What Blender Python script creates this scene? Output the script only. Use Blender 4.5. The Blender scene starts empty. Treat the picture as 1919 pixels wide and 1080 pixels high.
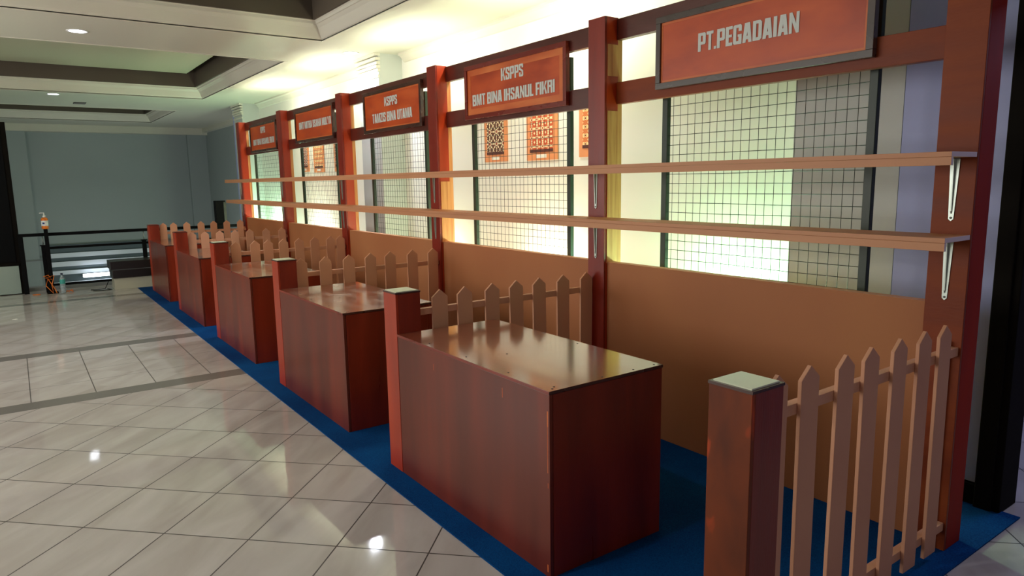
import bpy, bmesh, math, random
from mathutils import Vector, Matrix
random.seed(7)
SC = bpy.context.scene
COL = SC.collection

# ------------------------------------------------------------------ camera
cam_d = bpy.data.cameras.new('camera'); cam = bpy.data.objects.new('camera', cam_d); COL.objects.link(cam)
Rv = Vector((0.8122253, -0.58313586, -0.01557641)); Uv = Vector((0.10229278, 0.11608951, 0.98795719)); Fv = Vector((0.57430501, 0.80403719, -0.15394143))
M = Matrix((Rv, Uv, -Fv)).transposed().to_4x4(); M.translation = Vector((-1.5062, -1.0438, 1.5073))
cam.matrix_world = M
cam_d.sensor_fit = 'HORIZONTAL'; cam_d.sensor_width = 36.0; cam_d.lens = 1294.903 / 1919 * 36.0
cam_d.clip_start = 0.05; cam_d.clip_end = 100
SC.camera = cam

# ------------------------------------------------------------------ world and exposure
w = bpy.data.worlds.new('world'); SC.world = w; w.use_nodes = True
w.node_tree.nodes['Background'].inputs[0].default_value = (0.55, 0.65, 0.85, 1); w.node_tree.nodes['Background'].inputs[1].default_value = 0.25
vs = SC.view_settings; vs.view_transform = 'Standard'; vs.look = 'None'; vs.gamma = 1; vs.use_curve_mapping = False; vs.exposure = 0.0

# ------------------------------------------------------------------ room lights, with added fills at the left and rear
def area(name, loc, rot, sx, sy, power, col):
    l = bpy.data.lights.new(name, 'AREA'); l.shape = 'RECTANGLE'; l.size = sx; l.size_y = sy; l.energy = power; l.color = col
    o = bpy.data.objects.new(name, l); o.location = loc; o.rotation_euler = rot; COL.objects.link(o); return o
def spot(name, loc, power, col, ang=120, blend=.6, r=.05, rot=(0, 0, 0)):
    l = bpy.data.lights.new(name, 'SPOT'); l.energy = power; l.color = col; l.spot_size = math.radians(ang); l.spot_blend = blend; l.shadow_soft_size = r
    o = bpy.data.objects.new(name, l); o.location = loc; o.rotation_euler = rot; COL.objects.link(o); return o
def point(name, loc, power, col, r=.04):
    l = bpy.data.lights.new(name, 'POINT'); l.energy = power; l.color = col; l.shadow_soft_size = r
    o = bpy.data.objects.new(name, l); o.location = loc; COL.objects.link(o); return o
AISLE_SPOTS = [(-0.86, 6.68), (-0.83, 11.95), (-0.86, 1.0), (-3.2, 6.68), (-3.2, 1.0)]
WALL_SPOTS = [(1.70, 6.44), (1.76, 9.26), (1.72, 3.62)]
area('left_fill', (-4.8, 5.0, 1.75), (0, math.radians(-90), 0), 1.9, 7.0, 195, (1.0, 0.975, 0.94))  # added soft fill along the unseen left wall, no window behind it
area('side_room_ceiling_light', (3.6, -0.6, 2.9), (0, 0, 0), 1.0, 1.0, 30, (0.60, 0.62, 1.0))
area('rear_fill', (-1.2, -4.8, 1.7), (math.radians(90), 0, 0), 4.5, 2.0, 18, (0.84, 0.74, 1.0))  # added tinted fill behind the camera for the near fence and pillar
area('stairwell_lower_light', (0.4, 14.2, -1.45), (math.radians(150), 0, 0), 3.0, 2.0, 60, (0.95, 1.0, 0.98))
for i, (x, y) in enumerate(AISLE_SPOTS):
    spot('aisle_downlight_lamp', (x, y, 2.90), 30, (0.85, 0.9, 1.0))
for i, (x, y) in enumerate(WALL_SPOTS):
    spot('wall_downlight_lamp', (x, y, 2.90), 110 if i == 0 else 45, (0.82, 0.88, 1.0) if i == 0 else (1.0, 0.98, 0.82), 150, .8)
TUBES = [(2.62, 3.66), (4.6, 5.7), (6.6, 7.8), (8.65, 9.85)]
for a, b in TUBES:
    area('beam_top_tube_lamp', (1.60, (a + b) / 2, 2.425), (0, math.radians(-138), 0), .05, b - a, 11, (1.0, 1.0, 0.76))
UPLAMPS = [(2.02, 1.66, 60, (0.48, 1.0, 0.60)), (2.02, 3.52, 42, (0.98, 1.0, 0.72)), (2.02, 5.30, 20, (0.88, 1.0, 0.60)), (2.02, 9.10, 48, (0.92, 1.0, 0.76)), (2.02, 11.15, 70, (0.55, 1.0, 0.65))]
for x, y, p, c in UPLAMPS:
    point('uplight_lamp', (x, y, 0.62), p, c, .06)

# ------------------------------------------------------------------ node helpers
def new_mat(name):
    m = bpy.data.materials.new(name); m.use_nodes = True
    nt = m.node_tree; b = nt.nodes['Principled BSDF']; return m, nt, b
def N(nt, t, **k):
    n = nt.nodes.new(t)
    for a, v in k.items(): setattr(n, a, v)
    return n
def srgb(r, g, b):
    f = lambda c: (c / 255 / 12.92) if c / 255 <= .04045 else ((c / 255 + .055) / 1.055) ** 2.4
    return (f(r), f(g), f(b), 1)
def plain(name, col, rough=.5, metal=0., spec=.5, emis=None, es=0):
    m, nt, b = new_mat(name); b.inputs['Base Color'].default_value = col; b.inputs['Roughness'].default_value = rough
    b.inputs['Metallic'].default_value = metal; b.inputs['Specular IOR Level'].default_value = spec
    if emis: b.inputs['Emission Color'].default_value = emis; b.inputs['Emission Strength'].default_value = es
    return m
def noisy(name, stops, scale=(1, 1, 1), nscale=3., rough=(.3, .5), detail=5, dist=.4, bump=.0, bscale=60., spec=.5, coat=0.):
    """colour from stretched noise in object space, varied per object"""
    m, nt, b = new_mat(name)
    tc = N(nt, 'ShaderNodeTexCoord'); mp = N(nt, 'ShaderNodeMapping'); mp.inputs['Scale'].default_value = scale
    oi = N(nt, 'ShaderNodeObjectInfo'); mul = N(nt, 'ShaderNodeMath', operation='MULTIPLY'); mul.inputs[1].default_value = 37.
    nt.links.new(oi.outputs['Random'], mul.inputs[0])
    nz = N(nt, 'ShaderNodeTexNoise', noise_dimensions='4D'); nz.inputs['Scale'].default_value = nscale; nz.inputs['Detail'].default_value = detail; nz.inputs['Distortion'].default_value = dist
    nt.links.new(tc.outputs['Object'], mp.inputs[0]); nt.links.new(mp.outputs[0], nz.inputs['Vector']); nt.links.new(mul.outputs[0], nz.inputs['W'])
    cr = N(nt, 'ShaderNodeValToRGB'); e = cr.color_ramp.elements
    e[0].position, e[0].color = stops[0]; e[1].position, e[1].color = stops[-1]
    for p, c in stops[1:-1]:
        q = e.new(p); q.color = c
    nt.links.new(nz.outputs['Fac'], cr.inputs[0]); nt.links.new(cr.outputs[0], b.inputs['Base Color'])
    mr = N(nt, 'ShaderNodeMapRange'); mr.inputs['From Min'].default_value = .3; mr.inputs['From Max'].default_value = .7
    mr.inputs['To Min'].default_value, mr.inputs['To Max'].default_value = rough
    nt.links.new(nz.outputs['Fac'], mr.inputs[0]); nt.links.new(mr.outputs[0], b.inputs['Roughness'])
    b.inputs['Specular IOR Level'].default_value = spec
    if coat: b.inputs['Coat Weight'].default_value = coat; b.inputs['Coat Roughness'].default_value = .12
    if bump:
        n2 = N(nt, 'ShaderNodeTexNoise'); n2.inputs['Scale'].default_value = bscale; n2.inputs['Detail'].default_value = 4
        nt.links.new(mp.outputs[0], n2.inputs['Vector'])
        bp = N(nt, 'ShaderNodeBump'); bp.inputs['Strength'].default_value = bump; bp.inputs['Distance'].default_value = .004
        nt.links.new(n2.outputs['Fac'], bp.inputs['Height']); nt.links.new(bp.outputs[0], b.inputs['Normal'])
    return m

MAT = {}
# red-brown brushed stain on plywood: broad vertical streaks
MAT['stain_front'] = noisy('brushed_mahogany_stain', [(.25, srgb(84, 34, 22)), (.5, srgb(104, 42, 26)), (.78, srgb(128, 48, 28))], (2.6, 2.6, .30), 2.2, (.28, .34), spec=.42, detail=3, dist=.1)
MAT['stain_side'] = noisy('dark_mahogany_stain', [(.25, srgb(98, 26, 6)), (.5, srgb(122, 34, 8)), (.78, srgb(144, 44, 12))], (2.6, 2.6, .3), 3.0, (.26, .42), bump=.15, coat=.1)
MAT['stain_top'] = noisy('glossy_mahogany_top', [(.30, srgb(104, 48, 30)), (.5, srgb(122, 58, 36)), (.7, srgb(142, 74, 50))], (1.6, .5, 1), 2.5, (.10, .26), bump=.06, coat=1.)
MAT['stain_top_reflect'] = noisy('mahogany_top_painted_reflections', [(.30, srgb(112, 50, 32)), (.5, srgb(128, 62, 40)), (.66, srgb(176, 140, 124))], (2.2, 1.1, 1), 3.4, (.12, .30), bump=.08, coat=.7)  # pale noise paints distorted reflections into the top's colour
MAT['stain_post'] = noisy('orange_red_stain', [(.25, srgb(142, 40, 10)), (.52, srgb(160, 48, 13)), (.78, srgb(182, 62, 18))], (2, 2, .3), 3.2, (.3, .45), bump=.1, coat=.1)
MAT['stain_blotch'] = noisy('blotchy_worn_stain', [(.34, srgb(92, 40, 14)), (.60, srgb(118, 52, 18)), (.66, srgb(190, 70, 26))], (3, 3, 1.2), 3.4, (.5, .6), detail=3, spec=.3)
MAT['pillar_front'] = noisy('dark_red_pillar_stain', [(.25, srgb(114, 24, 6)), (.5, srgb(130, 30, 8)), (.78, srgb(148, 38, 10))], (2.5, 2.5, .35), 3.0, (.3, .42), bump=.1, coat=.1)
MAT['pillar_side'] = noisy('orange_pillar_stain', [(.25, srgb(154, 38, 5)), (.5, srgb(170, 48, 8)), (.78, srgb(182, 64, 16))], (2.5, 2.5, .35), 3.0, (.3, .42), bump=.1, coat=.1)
MAT['bare_wood'] = noisy('bare_pine', [(.32, srgb(188, 112, 56)), (.5, srgb(208, 140, 78)), (.7, srgb(222, 160, 98))], (9, 9, .5), 2.5, (.5, .6), dist=1.4)
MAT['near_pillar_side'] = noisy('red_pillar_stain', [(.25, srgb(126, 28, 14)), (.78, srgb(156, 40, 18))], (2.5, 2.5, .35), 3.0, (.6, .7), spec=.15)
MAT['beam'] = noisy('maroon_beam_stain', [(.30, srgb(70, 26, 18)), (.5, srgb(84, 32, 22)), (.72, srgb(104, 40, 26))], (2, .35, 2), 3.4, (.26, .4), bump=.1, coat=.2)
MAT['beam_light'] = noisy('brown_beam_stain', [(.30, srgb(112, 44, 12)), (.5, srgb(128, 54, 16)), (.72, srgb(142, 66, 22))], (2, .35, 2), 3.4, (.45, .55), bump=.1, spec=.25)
MAT['sign_panel'] = noisy('sign_orange_board', [(.30, srgb(166, 56, 16)), (.5, srgb(190, 72, 20)), (.72, srgb(208, 90, 30))], (1, .5, 1.4), 5., (.34, .45), detail=3)
MAT['sign_band'] = noisy('sign_bare_margin', [(.30, srgb(190, 84, 34)), (.5, srgb(206, 102, 44)), (.72, srgb(216, 120, 58))], (1, .5, 1.4), 5., (.4, .5), detail=3)
MAT['sign_frame'] = noisy('sign_frame_stain', [(.30, srgb(52, 26, 20)), (.72, srgb(78, 40, 30))], (1, .5, 1), 4., (.22, .34), coat=.2)
MAT['sign_frame_red'] = noisy('sign_frame_red_stain', [(.30, srgb(104, 28, 18)), (.72, srgb(132, 40, 24))], (1, .5, 1), 4., (.22, .34), coat=.2)
MAT['sign_frame_grey'] = noisy('sign_frame_grey_stain', [(.30, srgb(60, 50, 46)), (.72, srgb(82, 70, 64))], (1, .5, 1), 4., (.22, .34), coat=.2)
MAT['letters'] = plain('silver_sticker', srgb(206, 210, 204), .45)
MAT['mdf'] = noisy('bare_mdf', [(.3, srgb(196, 138, 104)), (.7, srgb(208, 152, 116))], (1, 1, 1), 2., (.6, .7), detail=3)
MAT['mdf_edge'] = noisy('bare_mdf_edge', [(.3, srgb(208, 152, 118)), (.7, srgb(218, 168, 134))], (1, 1, 1), 9., (.6, .7), detail=3)
MAT['mdf_panel'] = noisy('bare_mdf_sheet', [(.3, srgb(162, 98, 54)), (.55, srgb(170, 106, 62)), (.75, srgb(176, 114, 68))], (1, 1, .5), 1.4, (.6, .7), detail=2)
MAT['mdf_shelf'] = noisy('shelf_board', [(.3, srgb(190, 128, 88)), (.7, srgb(206, 148, 106))], (3, .15, 3), 3., (.5, .6), detail=4)
MAT['cap'] = plain('pale_laminate_cap', srgb(226, 232, 200), .22)
MAT['white_edge'] = plain('cut_edge', srgb(222, 204, 206), .6)
MAT['bracket'] = plain('zinc_bracket', srgb(186, 196, 186), .35, .7)
MAT['mesh_frame'] = plain('dark_green_frame', srgb(26, 44, 26), .45)
MAT['wire'] = plain('dark_wire', srgb(30, 34, 26), .4, .3)
MAT['screw'] = plain('screw_head', srgb(30, 20, 16), .4, .5)
MAT['black'] = plain('black_metal', srgb(14, 15, 16), .75, spec=.08)
MAT['blackwood'] = plain('dark_door_wood', srgb(18, 15, 11), .75, spec=.08)
MAT['brown_edge'] = plain('brown_door_wood', srgb(58, 30, 22), .4)
MAT['steel'] = plain('steel', srgb(150, 150, 148), .4, .8)
MAT['panel_pale'] = plain('pale_green_panel', srgb(150, 166, 156), .5)
MAT['bench_black'] = plain('black_bench_top', srgb(26, 22, 20), .35)
MAT['bench_base'] = plain('cream_plinth', srgb(178, 176, 156), .4)
MAT['tube'] = plain('lit_tube', (1, 1, 1, 1), .4, emis=(.85, .92, 1, 1), es=14)
MAT['bulb'] = plain('lit_bulb', (1, 1, 1, 1), .4, emis=(.95, 1, .72, 1), es=12)
MAT['down'] = plain('lit_downlight', (1, 1, 1, 1), .4, emis=(.85, .9, 1, 1), es=16)
MAT['trim_ring'] = plain('white_trim_ring', srgb(225, 225, 222), .4)
MAT['orange'] = plain('orange_plastic', srgb(226, 120, 30), .4)
MAT['white_plastic'] = plain('white_plastic', srgb(226, 228, 226), .4)
MAT['blue_print'] = plain('blue_print', srgb(40, 70, 130), .4)
MAT['teal'] = plain('teal_label', srgb(60, 160, 150), .4)
MAT['navy'] = plain('navy_cap', srgb(16, 26, 60), .4)
MAT['batik_board'] = plain('salmon_board', srgb(226, 148, 96), .6)
MAT['paper'] = plain('paper', srgb(236, 234, 224), .6)
MAT['ceil'] = noisy('ceiling_paint', [(.3, srgb(202, 200, 184)), (.7, srgb(208, 206, 190))], (1, 1, 1), .6, (.5, .6), detail=2)
MAT['moulding'] = noisy('moulding_paint', [(.3, srgb(206, 202, 186)), (.7, srgb(214, 210, 196))], (1, 1, 1), .8, (.5, .6), detail=2)
MAT['coffer_side'] = plain('brown_coffer_side', srgb(84, 74, 62), .6)
MAT['coffer_top'] = plain('coffer_top_paint', srgb(178, 176, 150), .6)
MAT['plenum'] = plain('dark_plenum', srgb(30, 28, 24), .8)
MAT['wall_cream'] = noisy('cream_wall_paint', [(.3, srgb(232, 232, 222)), (.7, srgb(236, 236, 226))], (1, 1, 1), .6, (.5, .6), detail=2)
MAT['wall_blue'] = noisy('pale_blue_wall_paint', [(.3, srgb(152, 160, 208)), (.7, srgb(158, 166, 212))], (1, 1, 1), .6, (.4, .5), detail=2)
MAT['wall_shade'] = plain('brown_grey_wall_paint', srgb(120, 112, 104), .6)
MAT['column'] = noisy('column_paint', [(.3, srgb(182, 186, 180)), (.7, srgb(190, 194, 188))], (1, 1, 1), .6, (.4, .5), detail=2)
MAT['wall_grey'] = noisy('grey_green_wall_paint', [(.3, srgb(150, 160, 160)), (.7, srgb(158, 168, 168))], (1, 1, 1), .5, (.5, .6), detail=2)
MAT['slat_white'] = plain('white_slat', srgb(224, 230, 240), .5)
MAT['slat_grey'] = plain('grey_slat_gap', srgb(84, 98, 104), .6)
MAT['concrete'] = plain('grey_kerb', srgb(130, 132, 132), .6)
# batik print
def batik(name, c0, c1, c2, sc, petals):
    """grid of petalled flowers: c0 petals, c1 ground, c2 centre dots"""
    m, nt, b = new_mat(name); L = nt.links.new; tc = N(nt, 'ShaderNodeTexCoord'); sp = N(nt, 'ShaderNodeSeparateXYZ'); L(tc.outputs['Object'], sp.inputs[0])
    def mth(op, a, b_=None):
        n = N(nt, 'ShaderNodeMath', operation=op)
        for i, v in enumerate((a, b_)):
            if v is None: continue
            if isinstance(v, (int, float)): n.inputs[i].default_value = v
            else: L(v, n.inputs[i])
        return n.outputs[0]
    u = mth('SUBTRACT', mth('FRACT', mth('MULTIPLY', sp.outputs[1], sc)), .5); v = mth('SUBTRACT', mth('FRACT', mth('MULTIPLY', sp.outputs[2], sc)), .5)
    r = mth('SQRT', mth('ADD', mth('MULTIPLY', u, u), mth('MULTIPLY', v, v))); th = mth('ARCTAN2', v, u)
    pet = mth('LESS_THAN', r, mth('ADD', .36, mth('MULTIPLY', mth('COSINE', mth('MULTIPLY', th, petals)), .17)))
    ring = mth('GREATER_THAN', mth('ABSOLUTE', mth('SUBTRACT', r, .25)), .035)
    cor = mth('GREATER_THAN', r, .60)
    pet = mth('MAXIMUM', mth('MULTIPLY', pet, ring), cor); dot = mth('LESS_THAN', r, .12)
    def mix(f, a, c):
        n = N(nt, 'ShaderNodeMix', data_type='RGBA'); L(f, n.inputs[0])
        for i, q in ((6, a), (7, c)):
            if isinstance(q, tuple): n.inputs[i].default_value = q
            else: L(q, n.inputs[i])
        return n.outputs[2]
    L(mix(dot, mix(pet, c1, c0), c2), b.inputs['Base Color']); b.inputs['Roughness'].default_value = .7
    return m
MAT['batik_a'] = batik('batik_brown_flowers', srgb(236, 222, 186), srgb(96, 50, 30), srgb(150, 56, 34), 9, 8)
MAT['batik_b'] = batik('batik_red_leaves', srgb(240, 224, 180), srgb(196, 84, 44), srgb(176, 66, 36), 13, 4)
MAT['batik_c'] = batik('batik_orange_rows', srgb(244, 216, 160), srgb(214, 120, 66), srgb(120, 66, 36), 15, 2)
MAT['batik_d'] = batik('batik_maroon_white', srgb(222, 214, 196), srgb(150, 70, 50), srgb(96, 44, 36), 12, 6)
MAT['batik_edge'] = plain('dark_batik_hem', srgb(84, 42, 34), .7)

# blue carpet
def carpet_mat():
    m, nt, b = new_mat('blue_needle_carpet'); tc = N(nt, 'ShaderNodeTexCoord')
    n1 = N(nt, 'ShaderNodeTexNoise'); n1.inputs['Scale'].default_value = 180; n1.inputs['Detail'].default_value = 3
    n2 = N(nt, 'ShaderNodeTexNoise'); n2.inputs['Scale'].default_value = 1.6; n2.inputs['Detail'].default_value = 3
    nt.links.new(tc.outputs['Object'], n1.inputs['Vector']); nt.links.new(tc.outputs['Object'], n2.inputs['Vector'])
    a = N(nt, 'ShaderNodeMath', operation='ADD'); nt.links.new(n1.outputs['Fac'], a.inputs[0]); nt.links.new(n2.outputs['Fac'], a.inputs[1])
    cr = N(nt, 'ShaderNodeValToRGB'); cr.color_ramp.elements[0].position = .75; cr.color_ramp.elements[0].color = srgb(0, 46, 98); cr.color_ramp.elements[1].position = 1.25; cr.color_ramp.elements[1].color = srgb(2, 74, 132)
    h = N(nt, 'ShaderNodeMath', operation='MULTIPLY'); h.inputs[1].default_value = .5
    nt.links.new(a.outputs[0], h.inputs[0]); cr.color_ramp.elements[0].position = .38; cr.color_ramp.elements[1].position = .62
    nt.links.new(h.outputs[0], cr.inputs[0]); nt.links.new(cr.outputs[0], b.inputs['Base Color'])
    b.inputs['Roughness'].default_value = .95; b.inputs['Specular IOR Level'].default_value = .1
    bp = N(nt, 'ShaderNodeBump'); bp.inputs['Strength'].default_value = .5; bp.inputs['Distance'].default_value = .003
    nt.links.new(n1.outputs['Fac'], bp.inputs['Height']); nt.links.new(bp.outputs[0], b.inputs['Normal'])
    return m
MAT['carpet'] = carpet_mat()

# polished floor tiles: diagonal fields, straight strip and grey bands
def floor_mat():
    m, nt, b = new_mat('polished_cream_tiles'); L = nt.links.new
    tc = N(nt, 'ShaderNodeTexCoord'); sp = N(nt, 'ShaderNodeSeparateXYZ'); L(tc.outputs['Object'], sp.inputs[0])
    X, Y = sp.outputs[0], sp.outputs[1]
    def mth(op, a, b_=None, c=None):
        n = N(nt, 'ShaderNodeMath', operation=op)
        for i, v in enumerate((a, b_, c)):
            if v is None: continue
            if isinstance(v, (int, float)): n.inputs[i].default_value = v
            else: L(v, n.inputs[i])
        return n.outputs[0]
    def grout(u, period, off, wid):   # 1 on grout line
        t = mth('DIVIDE', mth('SUBTRACT', u, off), period); f = mth('FRACT', t); d = mth('ABSOLUTE', mth('SUBTRACT', f, .5))
        return mth('GREATER_THAN', d, .5 - wid / period / 2), mth('FLOOR', t)
    s2 = math.sqrt(.5)
    U = mth('MULTIPLY', mth('SUBTRACT', X, Y), s2); V = mth('MULTIPLY', mth('ADD', X, Y), s2)
    gu, iu = grout(U, .4, -3.115, .0062); gv, iv = grout(V, .4, 1.938, .0062)
    diag = mth('MAXIMUM', gu, gv)
    gx, ix = grout(X, .4, -1.545, .0062); gy, iy = grout(Y, .4, 4.798, .0062)
    straight = mth('MAXIMUM', gx, gy)
    def between(a, lo, hi): return mth('MULTIPLY', mth('GREATER_THAN', a, lo), mth('LESS_THAN', a, hi))
    strip = between(Y, 4.8, 6.386)
    band = mth('MAXIMUM', mth('MAXIMUM', between(Y, 4.604, 4.8), between(Y, 6.386, 6.586)), between(Y, 9.84, 10.01))
    g = mth('ADD', mth('MULTIPLY', straight, strip), mth('MULTIPLY', diag, mth('SUBTRACT', 1, strip)))
    g = mth('MULTIPLY', g, mth('SUBTRACT', 1, band))
    # tile tone
    cmb = N(nt, 'ShaderNodeCombineXYZ'); L(iu, cmb.inputs[0]); L(iv, cmb.inputs[1])
    wn = N(nt, 'ShaderNodeTexWhiteNoise'); L(cmb.outputs[0], wn.inputs['Vector'])
    cmb2 = N(nt, 'ShaderNodeCombineXYZ'); L(U, cmb2.inputs[0]); L(mth('MULTIPLY', V, .25), cmb2.inputs[1]); L(mth('MULTIPLY', wn.outputs['Value'], 30), cmb2.inputs[2])
    nz = N(nt, 'ShaderNodeTexNoise'); nz.inputs['Scale'].default_value = 5; nz.inputs['Detail'].default_value = 5; nz.inputs['Distortion'].default_value = .6; L(cmb2.outputs[0], nz.inputs['Vector'])
    cr = N(nt, 'ShaderNodeValToRGB'); cr.color_ramp.elements[0].position = .3; cr.color_ramp.elements[0].color = srgb(176, 168, 160); cr.color_ramp.elements[1].position = .7; cr.color_ramp.elements[1].color = srgb(198, 192, 186)
    L(nz.outputs['Fac'], cr.inputs[0])
    def mix(f, a, c):
        n = N(nt, 'ShaderNodeMix', data_type='RGBA'); L(f, n.inputs[0])
        for i, v in ((6, a), (7, c)):
            if isinstance(v, tuple): n.inputs[i].default_value = v
            else: L(v, n.inputs[i])
        return n.outputs[2]
    c = mix(band, cr.outputs[0], srgb(122, 118, 112)); c = mix(g, c, srgb(70, 64, 60)); L(c, b.inputs['Base Color'])
    L(mth('ADD', mth('MULTIPLY', g, .5), mth('ADD', mth('MULTIPLY', band, .12), .055)), b.inputs['Roughness'])
    b.inputs['Specular IOR Level'].default_value = .6
    nb = N(nt, 'ShaderNodeTexNoise'); nb.inputs['Scale'].default_value = 3.5; nb.inputs['Detail'].default_value = 1; L(tc.outputs['Object'], nb.inputs['Vector'])
    bp = N(nt, 'ShaderNodeBump'); bp.inputs['Strength'].default_value = .06; bp.inputs['Distance'].default_value = .02
    L(nb.outputs['Fac'], bp.inputs['Height']); L(bp.outputs[0], b.inputs['Normal'])
    return m
MAT['floor'] = floor_mat()

# ------------------------------------------------------------------ mesh helpers
class MB:
    def __init__(s): s.bm = bmesh.new(); s.mats = []
    def mi(s, m):
        if m not in s.mats: s.mats.append(m)
        return s.mats.index(m)
    def box(s, x0, x1, y0, y1, z0, z1, m='mdf', face_mats=None):
        v = [s.bm.verts.new(p) for p in ((x0, y0, z0), (x1, y0, z0), (x1, y1, z0), (x0, y1, z0), (x0, y0, z1), (x1, y0, z1), (x1, y1, z1), (x0, y1, z1))]
        F = {'-z': (3, 2, 1, 0), '+z': (4, 5, 6, 7), '-y': (0, 1, 5, 4), '+x': (1, 2, 6, 5), '+y': (2, 3, 7, 6), '-x': (3, 0, 4, 7)}
        for k, q in F.items():
            f = s.bm.faces.new([v[i] for i in q]); f.material_index = s.mi((face_mats or {}).get(k, m))
        return s
    def prism(s, pts, axis, a0, a1, m='mdf'):
        """polygon pts (2D) extruded on axis; x: pts=(y,z)  y: pts=(x,z)  z: pts=(x,y)"""
        def P(p, a): return {'x': (a, p[0], p[1]), 'y': (p[0], a, p[1]), 'z': (p[0], p[1], a)}[axis]
        A = [s.bm.verts.new(P(p, a0)) for p in pts]; B = [s.bm.verts.new(P(p, a1)) for p in pts]
        n = len(pts); k = s.mi(m); fs = [s.bm.faces.new(A), s.bm.faces.new(B[::-1])]
        for i in range(n): fs.append(s.bm.faces.new((A[i], B[i], B[(i + 1) % n], A[(i + 1) % n])))
        for f in fs: f.material_index = k
        bmesh.ops.recalc_face_normals(s.bm, faces=fs); return s
    def tube(s, pts, r, n=10, m='black', cap=True):
        """pts: 3D points; r: radius or list"""
        k = s.mi(m); rings = []; pts = [Vector(p) for p in pts]
        for i, p in enumerate(pts):
            d = (pts[min(i + 1, len(pts) - 1)] - pts[max(i - 1, 0)]).normalized()
            up = Vector((0, 0, 1)) if abs(d.z) < .9 else Vector((1, 0, 0))
            a = d.cross(up).normalized(); b = d.cross(a); rr = r[i] if isinstance(r, (list, tuple)) else r
            rings.append([s.bm.verts.new(p + a * math.cos(t) * rr + b * math.sin(t) * rr) for t in [2 * math.pi * j / n for j in range(n)]])
        fs = []
        for A, B in zip(rings, rings[1:]):
            for j in range(n): fs.append(s.bm.faces.new((A[j], B[j], B[(j + 1) % n], A[(j + 1) % n])))
        if cap: fs += [s.bm.faces.new(rings[0]), s.bm.faces.new(rings[-1][::-1])]
        for f in fs: f.material_index = k; f.smooth = n > 6
        bmesh.ops.recalc_face_normals(s.bm, faces=fs); return s
    def lathe(s, prof, c=(0, 0), n=24, m='white_plastic'):
        k = s.mi(m); rings = []
        for r, z in prof: rings.append([s.bm.verts.new((c[0] + max(r, 1e-4) * math.cos(2 * math.pi * j / n), c[1] + max(r, 1e-4) * math.sin(2 * math.pi * j / n), z)) for j in range(n)])
        fs = []
        for A, B in zip(rings, rings[1:]):
            for j in range(n): fs.append(s.bm.faces.new((A[j], B[j], B[(j + 1) % n], A[(j + 1) % n])))
        fs += [s.bm.faces.new(rings[0]), s.bm.faces.new(rings[-1])]
        for f in fs: f.material_index = k; f.smooth = True
        bmesh.ops.recalc_face_normals(s.bm, faces=fs); return s
    def mesh(s, name):
        me = bpy.data.meshes.new(name); s.bm.to_mesh(me); s.bm.free()
        for m in s.mats: me.materials.append(MAT[m])
        return me
    def build(s, name, parent=None, loc=(0, 0, 0), bevel=0., **props):
        o = bpy.data.objects.new(name, s.mesh(name)); COL.objects.link(o); o.location = loc
        if parent: o.parent = parent
        if bevel:
            b = o.modifiers.new('bevel', 'BEVEL'); b.width = bevel; b.segments = 2; b.limit_method = 'ANGLE'
        for a, v in props.items(): o[a] = v
        return o
def thing(name, loc, label, category, group=None):
    o = bpy.data.objects.new(name, None); COL.objects.link(o); o.location = loc; o.empty_display_size = .1
    o['label'] = label; o['category'] = category
    if group: o['group'] = group
    return o
def tag(o, label, category, group=None):
    o['label'] = label; o['category'] = category
    if group: o['group'] = group
    return o
def ST(mb, name, **k): return mb.build(name, kind='structure', **k)

# ------------------------------------------------------------------ measured layout (metres)
YB = [0.0, 2.086, 4.008, 6.038, 8.008, 10.003]          # near faces of the six fence posts
XO = [0.0, 0.008, 0.011, 0.021, 0.026, 0.030]
PY = [0.055, 2.041, 4.037, 6.047, 8.084, 10.086]        # near faces of the six pillars
XP, PW, PD, PH = 1.389, 0.143, 0.143, 2.442
CEIL = 2.93

# ------------------------------------------------------------------ floor, walls, ceiling
mb = MB(); mb.box(-5, 2.6, -5, 11.32, -.12, 0, 'floor'); mb.box(2.6, 6, -5, 2.2, -.12, 0, 'floor'); ST(mb, 'floor')
mb = MB(); mb.box(-5, 2.9, 11.32, 18.6, -1.72, -1.6, 'concrete'); ST(mb, 'floor_lower')
mb = MB(); mb.box(-5, 2.9, 11.26, 11.44, 0.0, .05, 'concrete'); mb.box(-5, 2.9, 11.32, 11.44, -1.6, 0, 'concrete'); ST(mb, 'trim_1')
# right wall: recessed bays behind the booths, columns proud of them
mb = MB(); mb.box(2.25, 2.40, 0.60, 12.5, 0, 3.05, 'wall_cream'); ST(mb, 'wall_right')
mb = MB(); mb.box(1.95, 2.10, 0.10, 0.595, 0, CEIL, 'wall_blue'); ST(mb, 'wall_right_end')
for i, (a, b) in enumerate(((0.60, 1.163), (6.30, 6.84), (11.95, 12.5))):
    mb = MB(); mb.box(1.955, 2.25, a, b, 0, CEIL, 'column')
    for (dz, pr_) in ((0, .045), (.045, .035), (.09, .022), (.13, .028), (.165, .012)):
        mb.box(1.955 - pr_, 1.975, a - pr_ * .4, b + pr_ * .4, CEIL - dz - .03, CEIL - dz, 'moulding')
    mb.box(1.955 - .012, 1.965, a - .006, b + .006, CEIL - .26, CEIL - .235, 'moulding')
    ST(mb, 'trim_%d' % (i + 2))
mb = MB(); mb.box(2.25, 2.40, 12.5, 12.6, -1.6, 3.05, 'wall_blue'); mb.box(1.95, 2.25, 12.5, 12.56, -1.6, CEIL, 'wall_blue'); mb.box(2.70, 2.85, 12.6, 18.6, -1.6, 3.05, 'wall_grey'); mb.box(2.25, 2.85, 12.56, 12.62, -1.6, 3.05, 'wall_grey'); ST(mb, 'wall_right_far')
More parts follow.
